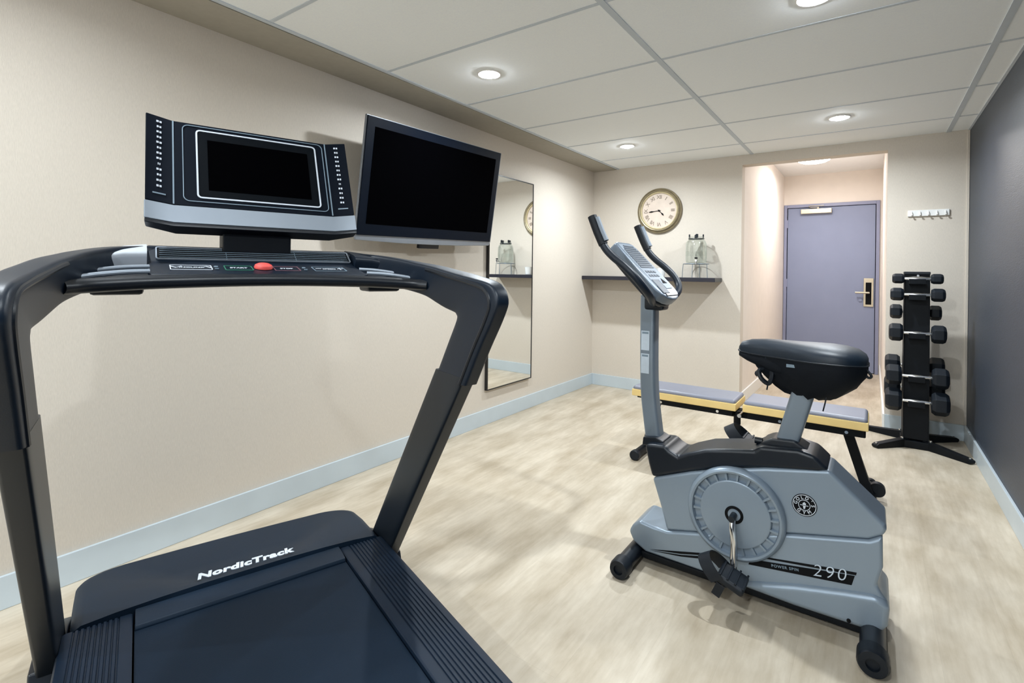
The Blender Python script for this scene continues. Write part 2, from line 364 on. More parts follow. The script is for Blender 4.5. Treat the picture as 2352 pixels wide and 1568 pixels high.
# ------------------------------------------------------------------ treadmill (local: x = right of user, y = forward, z up)
a = math.radians(18.2)
Tm = Vector((-math.cos(a), math.sin(a), 0)); Rm = Vector((math.sin(a), math.cos(a), 0))
TR = Vector((-1.489, .778, 0)) + Rm * .004
tm = thing('treadmill', 'large black treadmill with tilted screen console facing the left wall', 'treadmill', TR, math.atan2(Rm.y, Rm.x))
# deck
bl = MB()
pr = [(-1.47, .13)]
for k in range(7):
    an = PI / 2 + PI * k / 6; pr.append((-1.45 + .03 * math.cos(an), .165 + .03 * math.sin(an)))
prof = [(-1.45, .195)] + [(-1.45 + .03 * math.cos(PI / 2 + PI * k / 6), .165 + .03 * math.sin(PI / 2 + PI * k / 6)) for k in range(1, 7)] + [(.02, .135), (.05, .165), (.02, .195)]
bl.prism(prof, 'x', -.277, .277)
bl.build('running_belt', M['belt'], tm)
for sx in (-1, 1):
    sec = [(.281, .14), (.281, .203), (.286, .206), (.304, .206)]
    x = .308
    for k in range(9):
        sec += [(x, .206), (x + .0015, .2025), (x + .0045, .2025), (x + .006, .206)]; x += .0115
    sec += [(.418, .206), (.426, .203), (.431, .195), (.431, .10), (.40, .09), (.281, .09)]
    MB().prism([(sx * p, q) for p, q in sec], 'y', -1.46, .06).build('foot_rail', M['rail'], tm)
    MB().box(sx * .281, sx * .431, -1.52, -1.46, .08, .206, .012, 3).build('rail_end_cap', M['black'], tm)
ap = MB().prism([(-.012, .198), (-.008, .207), (.02, .212), (.062, .214), (.062, .12), (-.005, .15)], 'x', -.276, .276, .002)
ap.build('belt_guard', M['hood'], tm)
MB().box(-.40, .40, -1.45, .45, .075, .125).build('deck_frame', M['black_steel'], tm)
# motor hood
out = []
def arc(cx, cy, r, a0, a1, n=7): return [(cx + r * math.cos(math.radians(a0 + (a1 - a0) * k / n)), cy + r * math.sin(math.radians(a0 + (a1 - a0) * k / n))) for k in range(n + 1)]
out = [(.427, .064), (.43, .15), (.436, .25)] + arc(.326, .352, .112, 0, 84) + [(.15, .472), (0, .475), (-.15, .472)] + arc(-.312, .352, .112, 96, 180) + [(-.422, .25), (-.418, .15), (-.415, .064)]
def hring(k, z, drop): return [(x * (1 - k / .43), .064 + (y - .064) * (1 - k / .42), z - drop * ((y - .064) / .41) ** 1.6) for x, y in out]
MB().rings([hring(0, .06, 0), hring(0, .16, .03), hring(.003, .188, .04), hring(.012, .203, .045), hring(.026, .212, .047), hring(.032, .2125, .047), hring(.10, .219, .049), hring(.2, .224, .05), hring(.32, .227, .05)]).build('motor_hood', M['hood'], tm, ang=50)
hood = tm.children[-1]
lg = MB().text('NordicTrack', .0478, (.003, .107, .2258), (1, 0, 0), (0, 1, -.045), .0016, .0022, shear=.16, space=1.06)
lo = lg.build('brand_lettering', M['print'], hood, merge=False); lo['label'] = 'silver white raised lettering'
# uprights
for sx in (-1, 1):
    def up_ring(z):
        e1 = Vector((sx * .45, -.02 - (z - .2) * .705, z)); e2 = Vector((sx * .45, .145 - (z - .2) * .705, z))
        return se_ring((e1 + e2) / 2, (e2 - e1) / 2, Vector((sx * .023, 0, 0)), 24, 9)
    MB().rings([up_ring(.07), up_ring(.3), up_ring(.6), up_ring(.86)]).build('upright', M['metal_dark'], tm)
    MB().box(sx * .425, sx * .485, -.12, .33, .0, .085, .01, 3).build('base_foot', M['black'], tm)
    MB().prism([(.0, .075), (.36, .075), (.31, .115), (.2, .15), (.03, .15)], 'x', sx * .423, sx * .487, .006).build('upright_boot', M['black'], tm)
    st = [(-.487, .84, -.318, .84, .452), (-.55, .94, -.388, .945, .452), (-.615, 1.035, -.432, 1.012, .452), (-.632, 1.08, -.43, 1.027, .452), (-.6, 1.117, -.415, 1.034, .452),
          (-.52, 1.133, -.38, 1.044, .446), (-.43, 1.147, -.34, 1.06, .434), (-.35, 1.161, -.30, 1.076, .42), (-.27, 1.172, -.25, 1.086, .402), (-.2, 1.182, -.2, 1.092, .383), (-.1, 1.195, -.1, 1.10, .34), (-.03, 1.203, -.03, 1.108, .275), (.0, 1.205, .0, 1.11, .2)]
    P = [(Vector((sx * r, t1, z1)), Vector((sx * r, t2, z2))) for t1, z1, t2, z2, r in st]
    fine = []
    A = smooth([p[0] for p in P], 4); B = smooth([p[1] for p in P], 4)
    R = []
    for i in range(len(A)):
        c = (A[i] + B[i]) / 2
        j0, j1 = max(i - 1, 0), min(i + 1, len(A) - 1)
        d = (A[j1] + B[j1]) / 2 - (A[j0] + B[j0]) / 2; d.z = 0
        up = A[i] - B[i]
        nrm = Vector((sx, 0, 0))
        if i > 14:
            nn = up.cross(d); nn.normalize()
            if nn.x * sx < 0: nn = -nn
            w = min(1, (i - 14) / 8); nrm = (nrm * (1 - w) + nn * w).normalized()
        R.append(se_ring(c, up / 2, nrm * .0245, 28, 6))
    ar_ = MB().rings(R).build('handrail', M['navy'], tm, ang=50)
    # raised outer rim strip that follows the bend
    Q = [A[i] + (B[i] - A[i]) * .14 + Vector((-sx * .022, 0, 0)) for i in range(0, 30)]
    MB().tube(Q, .006, 8).build('rim_strip', M['black'], ar_)
# dashboard
dp = [(-.215, 1.105), (-.232, 1.118), (-.215, 1.134), (-.095, 1.160), (-.082, 1.166), (-.035, 1.2), (-.01, 1.206), (.02, 1.2), (.04, 1.15), (.03, 1.105)]
db = MB().prism([(p, q) for p, q in dp], 'x', -.262, .262, .004).build('dashboard', M['navy'], tm)
for sx, mt in ((-1, 'shoulder'), (1, 'navy')):
    w = MB().rings([se_ring((sx * .262, -.04, 1.165), (0, .06, .012), (0, -.012, .036), 20, 6), se_ring((sx * .31, -.055, 1.162), (0, .06, .01), (0, -.012, .034), 20, 6), se_ring((sx * .345, -.085, 1.155), (0, .05, .008), (0, -.01, .03), 20, 6)])
    w.build('dashboard_shoulder', M[mt], tm)
    tr_ = MB()
    tr_.rings([[(sx * .255, -.09, 1.15), (sx * .335, -.12, 1.147), (sx * .39, -.21, 1.132), (sx * .39, -.26, 1.12), (sx * .255, -.225, 1.13)], [(sx * .255, -.09, 1.11), (sx * .335, -.12, 1.11), (sx * .39, -.21, 1.105), (sx * .39, -.26, 1.10), (sx * .255, -.225, 1.105)]])
    tr_.build('side_tray', M['navy'], tm)
    lip = MB().tube(smooth([(sx * .258, -.215, 1.139), (sx * .30, -.226, 1.137), (sx * .345, -.24, 1.132), (sx * .388, -.255, 1.125)], 4), .0055, 8)
    lip.tube(smooth([(sx * .258, -.15, 1.150), (sx * .31, -.165, 1.147), (sx * .365, -.19, 1.139)], 4), .005, 8)
    lip.build('tray_lip', M['silver'], tm)
    MB().prism([(sx * .268, -.12), (sx * .358, -.14), (sx * .368, -.205), (sx * .268, -.2)], 'z', 1.084, 1.112, .008).build('cup_holder', M['black'], tm)
# vent grille: seven blades in a bright frame on the sloping face
vo = Vector((.006, -.0595, 1.1835)); vu = Vector((1, 0, 0)); vv = Vector((0, .047, .034)).normalized()
vg = MB().poly([(-.245, -.025), (.245, -.025), (.245, .025), (-.245, .025)], vo, vu, vv, .002).build('vent', M['ink'], db)
MB().frame(.5, .054, .003, vo, vu, vv, .004, .006).build('vent_frame', M['silver'], vg)
vb = MB()
for k in range(5):
    c = vo + vv * (-.018 + .009 * k) + vu.cross(vv) * .003; vb.tube([c - vu * .242, c + vu * .242], .0009, 6)
for k in (-.09, .09): vb.tube([vo + vu * k - vv * .024 + vu.cross(vv) * .002, vo + vu * k + vv * .024 + vu.cross(vv) * .002], .0006, 6)
vb.build('vent_blade', M['print_grey'], vg)['label'] = 'thin grey vent blades'
# button strip
so = Vector((0, -.155, 1.1485)); sv = Vector((0, .12, .026)).normalized(); sn = Vector((1, 0, 0)).cross(sv)
def strip_btn(name, x, w, mt, txt, deco=None):
    q = MB().frame(w, .052, .002, so + Vector((x, 0, 0)), (1, 0, 0), sv, .0015, .004)
    f = q.build(name, M[mt], db)
    t_ = MB().text(txt, .014, so + Vector((x, 0, 0)) + sn * .001, (1, 0, 0), sv, .0008, .0004)
    if deco:
        for sgn, ch in deco:
            if ch in ('v', '^'):
                k = .007 if ch == '^' else -.007; c = so + Vector((x + sgn * w * .36, 0, 0)) + sn * .0016
                t_.tube([c + Vector((-.012, 0, 0)) - sv * k, c + sv * k, c + Vector((.012, 0, 0)) - sv * k], .0013, 6)
            else:
                c = so + Vector((x + sgn * w * .34, 0, 0)) + sn * .0016
                t_.tube([c - Vector((.008, 0, 0)), c + Vector((.008, 0, 0))], .0013, 6)
                if ch == '+': t_.tube([c - sv * .01, c + sv * .01], .0013, 6)
    t_.build('button_text', M['print'], f, merge=False)
strip_btn('button', -.172, .09, 'print', 'INCLINE', ((-1, 'v'), (1, '^')))
strip_btn('button', -.066, .066, 'print_green', 'START')
strip_btn('button', .052, .066, 'print_red', 'STOP')
strip_btn('button', .168, .09, 'print_grey', 'SPEED', ((-1, '-'), (1, '+')))
for x in (-.117, .10):
    MB().tube([so + Vector((x, 0, 0)) + sv * .012, so + Vector((x, 0, 0)) + sv * .012 + sn * .002], .005, 12).build('fan_button', M['print_grey'], db)
    MB().box(x - .004, x + .004, -.169, -.163, 1.1455, 1.149).build('fan_button', M['print_grey'], db)
k_ = MB().lathe([(.0225, 0), (.023, .004), (.021, .009), (.014, .013), (.001, .0145)], 28, rotm(so + Vector((-.006, 0, 0)) + sv * .004, (1, 0, 0), sv))
k_.build('safety_key', M['red'], db)
# front grip bar
gp = smooth([(-.405, -.315, 1.106), (-.36, -.285, 1.109), (-.25, -.262, 1.115), (-.1, -.25, 1.119), (0, -.248, 1.12), (.1, -.25, 1.119), (.25, -.262, 1.115), (.36, -.285, 1.109), (.405, -.315, 1.106)], 5)
MB().tube(gp, .0205, 16, up=(0, 0, 1), flat=.78).build('grip_bar', M['black'], tm)
# neck and display
nk = MB().box(-.092, .086, -.055, .02, 1.19, 1.275, .006).build('display_neck', M['black_steel'], tm)
po = Vector((.0, -.078, 1.262)); pv = Vector((0, .13, .303)).normalized(); pu = Vector((1, 0, 0)); pn = pu.cross(pv)
PM = rotm(po, pu, pv)
def panel(v0, v1, grow=0): # outline bent wings, extruded along v (local y)
    q = [(-.268 - grow, .02), (-.207, .0), (.207, .0), (.268 + grow, .02), (.266, -.01), (.2, -.045), (-.2, -.045), (-.266, -.01)]
    return MB().prism(q, 'y', v0, v1, .003, 2, PM)
dpn = panel(.056, .323).build('display_panel', M['gloss_bezel'], tm)
panel(.004, .056, .002).build('silver_band', M['silver'], tm)['label'] = 'silver band under the display'
panel(-.008, .004, .001).build('display_underside', M['black'], tm)
MB().box(-.125, .148, .108, .272, 0, .0018, mtx=PM).build('screen', M['screen'], dpn)
MB().box(-.148, .17, .088, .296, 0, .0012, mtx=PM).build('screen_surround', M['screen_edge'], dpn)
MB().frame(.328, .222, .0042, po, pu, pv, .0026, .012, cu=.011, cv=.192).build('screen_trim', M['print'], dpn)
MB().frame(.382, .246, .0022, po, pu, pv, .0020, .016, cu=.006, cv=.192).build('outer_trim', M['print_grey'], dpn)
for sx in (-1, 1): MB().box(sx * .2045, sx * .208, .058, .321, -.002, .0016, mtx=PM).build('wing_seam', M['print_grey'], dpn)
for sx in (-1, 1):
    wu = Vector((.061, 0, .02 * sx)).normalized()
    wo = Vector((sx * .238, 0, .0102))
    W3 = PM @ rotm(wo, wu, (0, 1, 0))
    for k in range(13):
        v = .304 - k * .0168
        w = (.0065, .0055, .006, .0055, .0065, .005, .006, .006, .003, .006, .005, .006, .006)[k]
        bt = MB()
        bt.box(-w, -.001, v - .003, v + .003, .0003, .0014, mtx=W3); bt.box(.001, w * .9, v - .0035, v + .0025, .0003, .0014, mtx=W3)
        bt.build('panel_button', M['print'], dpn)
    MB().box(-.015, .015, .078, .082, .0003, .0012, mtx=W3).build('panel_mark', M['print_grey'], dpn)

# ------------------------------------------------------------------ television on the left wall
tvu = Vector((0, 1, .022)).normalized(); tvv = Vector((.16, 0, .987)); tvv = (tvv - tvu * tvv.dot(tvu)).normalized()
TVC = Vector((-2.172, 2.268, 1.652))
tv = thing('television', 'flat black television tilted down on the wall above the treadmill', 'television', TVC)
tv.rotation_euler = rotm((0, 0, 0), tvu, tvv).to_euler()
W, Hh = 1.145, .622
MB().box(-W / 2, W / 2, -Hh / 2, Hh / 2, -.012, .0, .004).build('bezel', M['gloss_bezel'], tv)
MB().box(-W / 2 + .052, W / 2 - .052, -Hh / 2 + .062, Hh / 2 - .05, -.002, .0015).build('screen', M['screen'], tv)
MB().prism([(-W / 2 - .006, -Hh / 2), (-W / 2 - .004, Hh / 2 + .004), (W / 2 + .012, Hh / 2 + .003), (W / 2 + .013, -Hh / 2), (W / 2, -Hh / 2 - .028), (.25, -Hh / 2 - .038), (0, -Hh / 2 - .04), (-.25, -Hh / 2 - .038), (-W / 2, -Hh / 2 - .028)], 'z', -.022, -.006, .004).build('silver_casing', M['silver_tv'], tv)
MB().box(-.53, .53, -.28, .28, -.062, -.02, .02).build('rear_cover', M['black'], tv)
MB().box(-.09, .08, -Hh / 2 - .066, -Hh / 2 - .036, -.045, -.02, .004).build('sensor_tab', M['black'], tv)
ml = Matrix.LocRotScale(TVC, tv.rotation_euler, None).inverted()
wm = MB(); wm.box(XL, XL + .02, TVC.y - .2, TVC.y + .2, 1.5, 1.8, .003); wm.box(XL + .02, TVC.x - .06, TVC.y - .12, TVC.y - .08, 1.6, 1.68, .003); wm.box(XL + .02, TVC.x - .06, TVC.y + .08, TVC.y + .12, 1.6, 1.68, .003)
bmesh.ops.transform(wm.bm, matrix=ml, verts=wm.bm.verts)
wm.build('wall_bracket', M['black_steel'], tv)

# ------------------------------------------------------------------ mirror
mi = thing('wall_mirror', 'tall narrow frameless-looking mirror with thin black edge beside the television', 'mirror', (XL, 3.28, .26))
ro = Vector(mi.location)
MB().box(XL + .001, XL + .022, 2.982, 3.578, .258, 1.884).build('mirror_back', M['mirror_edge'], mi, ro)
MB().box(XL + .022, XL + .0235, 2.988, 3.572, .264, 1.878).build('mirror_glass', M['mirror'], mi, ro)
mf = MB()
for q in ((2.98, 2.988, .256, 1.886), (3.572, 3.58, .256, 1.886), (2.988, 3.572, .256, .264), (2.988, 3.572, 1.878, 1.886)): mf.box(XL + .001, XL + .026, *q)
mf.build('mirror_frame', M['mirror_edge'], mi, ro)

# ------------------------------------------------------------------ shelf, dispenser, cup, clock, hooks
sh = thing('wall_shelf', 'long black floating shelf on the end wall below the clock', 'shelf', (-1.72, YF, 1.08)); ro = Vector(sh.location)
MB().box(XL + .002, -1.098, 4.512, YF - .001, 1.081, 1.116, .002).build('shelf_board', M['shelf'], sh, ro)
MB().box(-1.098, -1.094, 4.513, YF - .001, 1.082, 1.115).build('end_cap', M['metal_dark'], sh, ro)
dj = thing('drink_dispenser', 'clear glass drink dispenser jar on a wire stand on the black shelf', 'drink dispenser', (-1.285, 4.63, 1.116)); 
jar = MB().lathe([(.03, .125), (.075, .125), (.086, .135), (.089, .16), (.089, .25), (.087, .30), (.078, .325), (.064, .338), (.062, .35), (.059, .35), (.061, .337), (.074, .323), (.083, .298), (.085, .25), (.085, .16), (.08, .137), (.03, .13)], 40, cap=True).build('jar', M['glass'], dj)
em = MB()
for z in (.2, .214, .228): em.lathe([(.0885, z - .003), (.0905, z), (.0885, z + .003)], 40, cap=False)
em.build('embossed_ring', M['glass'], jar)
ld = MB().lathe([(.066, .350), (.066, .36), (.06, .366), (.002, .368)], 32).build('lid', M['glass'], dj)
MB().tube([(.066 * math.cos(t * PI / 12), .066 * math.sin(t * PI / 12), .345) for t in range(24)], .0035, 8, closed=True).build('clamp_ring', M['metal_dark'], dj)
for k, an in enumerate((20, 110, 200, 290)):
    c, s_ = math.cos(math.radians(an)), math.sin(math.radians(an))
    MB().box(-.011, .011, -.006, .006, .352, .385, .003, mtx=Matrix.Translation((.058 * c, .058 * s_, 0)) @ Matrix.Rotation(math.radians(an + 90), 4, 'Z')).build('lid_clip', M['metal_dark'], dj)
ws = MB()
for z, r in ((.122, .108),): ws.tube([(r * math.cos(t * PI / 16), r * math.sin(t * PI / 16), z) for t in range(32)], .003, 8, closed=True)
for an in (200, 270, 340, 90):
    c, s_ = math.cos(math.radians(an)), math.sin(math.radians(an)); ws.tube([(.108 * c, .108 * s_, .122), (.116 * c, .116 * s_, .001)], .0028, 8)
ws.tube([(-.106, 0, .122), (.106, 0, .122)], .003, 6)
ws.build('wire_stand', M['bike_post'], dj)
tp = MB(); tp.tube([(.03, -.083, .15), (.033, -.125, .15)], .009, 12); tp.tube([(.033, -.118, .15), (.033, -.118, .118)], .007, 12); tp.tube([(.033, -.118, .15), (.033, -.118, .172)], .005, 10)
tp.build('tap', M['chrome'], dj)
MB().lathe([(.011, .165), (.014, .17), (.011, .178)], 12, Matrix.Translation((.033, -.118, 0))).build('tap_knob', M['ink'], dj)
cu = MB().lathe([(.03, 0), (.034, .004), (.042, .08), (.044, .085), (.041, .085), (.033, .008), (.001, .006)], 28).build('cup', M['cup'])
cu.location = (-1.6, 4.63, 1.1162); tag(cu, 'small white cup on the black shelf, reflected in the wall mirror', 'cup')

CK = Vector((-1.664, YF - .001, 1.746))
ck = thing('wall_clock', 'round antique gold wall clock with cream dial on the end wall', 'clock', CK)
KM = Matrix.Translation((0, 0, 0)) @ Matrix.Rotation(PI / 2, 4, 'X')      # lathe axis z -> -y
MB().lathe([(.19, 0), (.214, .002), (.216, .012), (.212, .022), (.204, .026), (.2, .022), (.197, .03), (.19, .037), (.182, .034), (.178, .026)], 64, KM, cap=False).build('rim', M['clock_rim'], ck)
MB().lathe([(.1795, .02), (.179, .03), (.174, .034), (.168, .03), (.1655, .018)], 64, KM, cap=False).build('inner_ring', M['clock_gold'], ck)
MB().lathe([(.186, .0), (.186, .016), (.001, .0165)], 64, KM).build('dial', M['dial'], ck); dial = ck.children[-1]
RN = ['XII', 'I', 'II', 'III', 'IIII', 'V', 'VI', 'VII', 'VIII', 'IX', 'X', 'XI']
for k, t_ in enumerate(RN):
    an = math.radians(90 - 30 * k); d = Vector((math.cos(an), 0, math.sin(an))); uxx = Vector((math.sin(an), 0, -math.cos(an)))
    MB().text(t_, .05, d * .128 + Vector((0, -.0172, 0)), uxx, d, .001, .0003, space=.85).build('numeral', M['numeral'], dial, merge=False)
def hand(name, ang, l0, l1, w):
    d = Vector((math.sin(ang), 0, math.cos(ang))); n = Vector((math.cos(ang), 0, -math.sin(ang)))
    q = [-l0 * d, -l0 * .3 * d + n * w * .4, d * l1 * .45 + n * w * .35, d * l1 * .72 + n * w, d * l1, d * l1 * .72 - n * w, d * l1 * .45 - n * w * .35, -l0 * .3 * d - n * w * .4]
    y = Vector((0, -.021, 0)); MB().rings([[p + y for p in q], [p + y + Vector((0, -.002, 0)) for p in q]]).build(name, M['ink'], ck)
hand('hour_hand', math.radians(136), .02, .068, .008); hand('minute_hand', math.radians(264), .02, .105, .007)
MB().tube([(0, -.016, 0), (0, -.027, 0)], .008, 16).build('hand_hub', M['ink'], ck)

hk = thing('coat_hook_rail', 'small white hook rail on the end wall above the dumbbell rack', 'hook rail', (.322, YF, 1.615)); ro = Vector(hk.location)
MB().box(.205, .440, YF - .016, YF - .001, 1.593, 1.638, .003).build('rail', M['white'], hk, ro)
for k in range(5):
    x = .228 + k * .0475
    MB().tube(smooth([(x, YF - .015, 1.626), (x, YF - .026, 1.618), (x, YF - .028, 1.604), (x, YF - .034, 1.597), (x, YF - .042, 1.603)], 4), .0045, 8).build('hook', M['white'], hk, ro)

# ------------------------------------------------------------------ exercise bike (built at its place, root at its base)
BK = Vector((-.375, 2.035, 0))
bk = thing('exercise_bike', 'grey upright exercise bike with black saddle in the middle of the room', 'exercise bike', BK)
def part(mb, name, mt, parent=None, **k): return mb.build(name, M[mt], parent or bk, BK, **k)
YC = 2.035
def ellp(cx, cz, r, y0_, y1_, n=48): return [[(cx + r * math.cos(2 * PI * k / n), y, cz + r * math.sin(2 * PI * k / n)) for k in range(n)] for y in (y0_, y1_)]
# main shell: upper body, wedge-shaped
up_ = [(-.700, .345), (-.664, .24), (-.640, .155), (-.45, .2), (-.235, .268), (0, .322), (.036, .345), (.046, .368), (.04, .382), (-.108, .515), (-.3, .478), (-.452, .437), (-.55, .405)]
part(MB().prism(up_, 'y', YC - .083, YC + .083, .016, 3, ang=30), 'side_shell', 'bike', ang=40)
shell = bk.children[-1]
tp_ = [(-.732, .47), (-.716, .40), (-.700, .347), (-.55, .407), (-.452, .439), (-.3, .480), (-.139, .503), (-.108, .515), (-.15, .553), (-.2, .562), (-.315, .55), (-.335, .532), (-.42, .517), (-.5, .5), (-.565, .472), (-.6, .452), (-.632, .466), (-.65, .482), (-.7, .478)]
part(MB().prism(tp_, 'y', YC - .085, YC + .085, .014, 3, ang=30), 'top_shroud', 'bike_dark', ang=40)
lw_ = [(-.79, .112), (-.775, .14), (-.748, .166), (-.69, .158), (-.636, .157), (-.45, .203), (-.235, .270), (0, .324), (.034, .347), (.036, .25), (.022, .19), (.034, .168), (.052, .146), (.046, .1), (.02, .052), (-.3, .046), (-.72, .05), (-.77, .075)]
part(MB().prism(lw_, 'y', YC - .092, YC + .092, .012, 3, ang=30), 'base_shell', 'bike', ang=40)
bs = bk.children[-1]
fl_ = [(-.42, .052), (-.2, .118), (-.06, .15), (.02, .165), (.055, .148), (.05, .08), (.03, .048), (-.2, .045)]
part(MB().prism(fl_, 'y', YC - .108, YC + .108, .022, 4, ang=30), 'rear_flange', 'bike', ang=45)
part(MB().box(-.735, .0, YC - .095, YC + .095, .026, .052, .006), 'frame_rail', 'black_steel')
part(MB().tube([(-.05, YC - .112, .064), (-.05, YC - .106, .064)], .006, 10), 'screw', 'ink')
# wheel cover: rim, recessed ring with ribs, centre disc
CX, CZ = -.392, .297
wheel_parent = None
def disc(prof, name, mt, par=None, n=64): return part(MB().rings([[(CX + r * math.cos(2 * PI * k / n), y, CZ + r * math.sin(2 * PI * k / n)) for k in range(n)] for r, y in prof]), name, mt, par, ang=40)
yn = YC - .083
wc = disc([(.162, yn + .02), (.164, yn - .010), (.160, yn - .022), (.152, yn - .027), (.145, yn - .025), (.141, yn - .006), (.121, yn - .005), (.117, yn - .018), (.112, yn - .021), (.02, yn - .023)], 'wheel_cover', 'bike')
for k in range(22):
    an = 2 * PI * (k + .3) / 22; d = Vector((math.cos(an), 0, math.sin(an))); n_ = Vector((-math.sin(an), 0, math.cos(an)))
    c = Vector((CX, yn - .011, CZ)); q = []
    for r, w in ((.117, .0028), (.1425, .004)): q.append([c + d * r + n_ * w + Vector((0, -.007, 0)), c + d * r - n_ * w + Vector((0, -.007, 0)), c + d * r - n_ * w * 1.4 + Vector((0, .004, 0)), c + d * r + n_ * w * 1.4 + Vector((0, .004, 0))])
    part(MB().rings(q), 'rib', 'bike', wc)
disc([(.031, yn - .02), (.031, yn - .0245), (.022, yn - .0255), (.02, yn - .02)], 'hub_recess', 'ink', wc, 32)
disc([(.162, YC + .07), (.162, YC + .095), (.14, YC + .1), (.02, YC + .1)], 'far_wheel_cover', 'bike')
ax = part(MB().tube([(CX, YC - .15, CZ), (CX, YC + .15, CZ)], .011, 16), 'crank_axle', 'metal_dark')
def pedal(sgn):
    y1 = YC + sgn * .135; zc = CZ - .172 if sgn < 0 else CZ + .172
    x1 = CX + (.006 if sgn < 0 else -.006)
    ca = part(MB().tube(smooth([(CX, y1 - sgn * .012, CZ), (CX, y1, CZ + (-.03 if sgn < 0 else .03)), (x1, y1 + sgn * .006, (CZ + zc) / 2), (x1, y1 + sgn * .012, zc)], 5), .0105, 12, flat=1.0), 'crank_arm', 'chrome')
    yy = y1 + sgn * .07
    pd = MB(); pd.box(-.045, .045, -.05, .05, -.014, .014, .01, 3, Matrix.Translation((x1 + .012, yy, zc)) @ Matrix.Rotation(.35, 4, 'Y')); pd.tube([(x1, y1, zc), (x1, yy + sgn * .045, zc)], .012, 12)
    for k in range(4): pd.box(-.04 + .025 * k, -.034 + .025 * k, -.048, .048, .013, .018, .001, 1, Matrix.Translation((x1 + .012, yy, zc)) @ Matrix.Rotation(.35, 4, 'Y'))
    p_ = part(pd, 'pedal', 'rubber')
    # strap loop: a flat band arching over the toe end
    R = []
    for k in range(17):
        t = PI * k / 16
        yk = yy - .052 * math.cos(t); zk = zc + .004 + .05 * math.sin(t); xk = x1 - .025 - .055 * math.sin(t)
        w = .019
        R.append([(xk - w, yk, zk - .012), (xk + w, yk, zk + .012), (xk + w - .001, yk * 1.0, zk + .0155), (xk - w - .001, yk, zk - .0085)])
    sp = part(MB().rings(R), 'strap', 'rubber', p_)
    part(MB().box(-.014, .014, -.002, .002, -.05, -.005, .001, 1, Matrix.Translation((x1 - .012, yy - .05, zc)) @ Matrix.Rotation(.4, 4, 'Y')), 'strap_tail', 'rubber', p_)
pedal(-1); pedal(1)
# stabilisers
for x, nm_ in ((-.765, 'f'), (.012, 'r')):
    rr = .031 if nm_ == 'f' else .034
    part(MB().tube([(x, YC - .205, rr + .006), (x, YC + .20, rr + .006)], rr, 24), 'stabiliser_tube', 'black')
    for sg in (-1, 1):
        y_ = YC + sg * .195
        part(MB().lathe([(rr + .0005, 0), (rr + .006, .004), (rr + .006, .045), (rr + .002, .055), (.018, .056), (.017, .046), (.001, .046)], 28, rotm((x, y_, rr + .006), (1, 0, 0), (0, 0, 1) if sg < 0 else (0, 0, -1))), 'end_cap', 'rubber')
# handlebar post
pp = [(-.712, YC, .43), (-.722, YC, .5), (-.733, YC, .58), (-.742, YC, .66), (-.747, YC, .8), (-.748, YC, 1.06)]
pts = smooth(pp, 4); R = []
for i, p in enumerate(pts): R.append(se_ring(p, (.031, 0, 0), (0, .033, 0), 24, 6))
po_ = part(MB().rings(R), 'handlebar_post', 'bike_post')
part(MB().prism([(-.755, .455), (-.67, .452), (-.668, .485), (-.70, .497), (-.752, .488)], 'y', YC - .05, YC + .05, .006), 'post_collar', 'bike_dark')
for z0, z1 in ((.836, .915), (.742, .822)):
    part(MB().box(-.770, -.736, YC - .0342, YC - .0325, z0, z1), 'label', 'sticker', po_)
    part(MB().box(-.766, -.740, YC - .0346, YC - .034, z1 - .012, z1 - .004), 'label_heading', 'print_grey', po_)
# handlebar and grips
half = [(-.897, .235, 1.365), (-.872, .236, 1.305), (-.845, .236, 1.25), (-.81, .236, 1.212), (-.765, .235, 1.177), (-.722, .23, 1.136), (-.695, .208, 1.094), (-.690, .155, 1.06), (-.708, .08, 1.036), (-.725, 0, 1.028)]
path = smooth([(x, YC - y, z) for x, y, z in half] + [(x, YC + y, z) for x, y, z in half[:-1][::-1]], 4)
part(MB().tube(path, .015, 14), 'handlebar', 'navy')
for sg in (-1, 1):
    g = smooth([(-.899, YC + sg * .235, 1.37), (-.872, YC + sg * .236, 1.305), (-.849, YC + sg * .236, 1.258)], 4)
    gr = part(MB().tube(g, .018, 14), 'grip', 'rubber')
    part(MB().tube([p + Vector((.0135, .002, .006)) for p in g[1:-1]], .0125, 10), 'pulse_sensor', 'console_white')
# console
cv_ = Vector((-.21, 0, .215)).normalized(); cu_ = Vector((0, 1, 0)); cn_ = cu_.cross(cv_)
if cn_.x < 0: cn_ = -cn_
co = Vector((-.665, YC, 1.055))
CM = Matrix(((cu_.x, cv_.x, cn_.x, co.x), (cu_.y, cv_.y, cn_.y, co.y), (cu_.z, cv_.z, cn_.z, co.z), (0, 0, 0, 1)))
def ol(w0, w1, h, r=.03):
    q = [(-w0 * .55, -.012), (-w0 * .2, -.02), (w0 * .2, -.02), (w0 * .55, -.012), (w0 * .9, .008), (w0, .04), (w0 * .99, h * .5), (w1, h - .03), (w1 * .9, h - .008), (w1 * .6, h), (-w1 * .6, h), (-w1 * .9, h - .008), (-w1, h - .03), (-w0 * .99, h * .5), (-w0, .04), (-w0 * .9, .008)]
    return q
cn = part(MB().prism(ol(.112, .098, .305), 'z', -.028, .012, .008, 3, CM), 'console', 'console', ang=40)
part(MB().prism([(x * .97, y * .98 + .002) for x, y in ol(.112, .098, .305)], 'z', -.05, -.026, .01, 3, CM), 'console_back', 'bike_dark')
part(MB().prism([(-.085, .05), (.085, .05), (.08, .29), (-.08, .29)], 'z', .011, .0135, .001, 1, CM), 'console_face', 'console_white', cn)
for k in range(11):
    v = .15 + k * .0122
    part(MB().box(-.07 + .012 * (k > 8) * (k - 8), .072 - .006 * (k > 8) * (k - 8), v, v + .0085, .013, .0155, mtx=CM), 'speaker_slot', 'slat', cn)
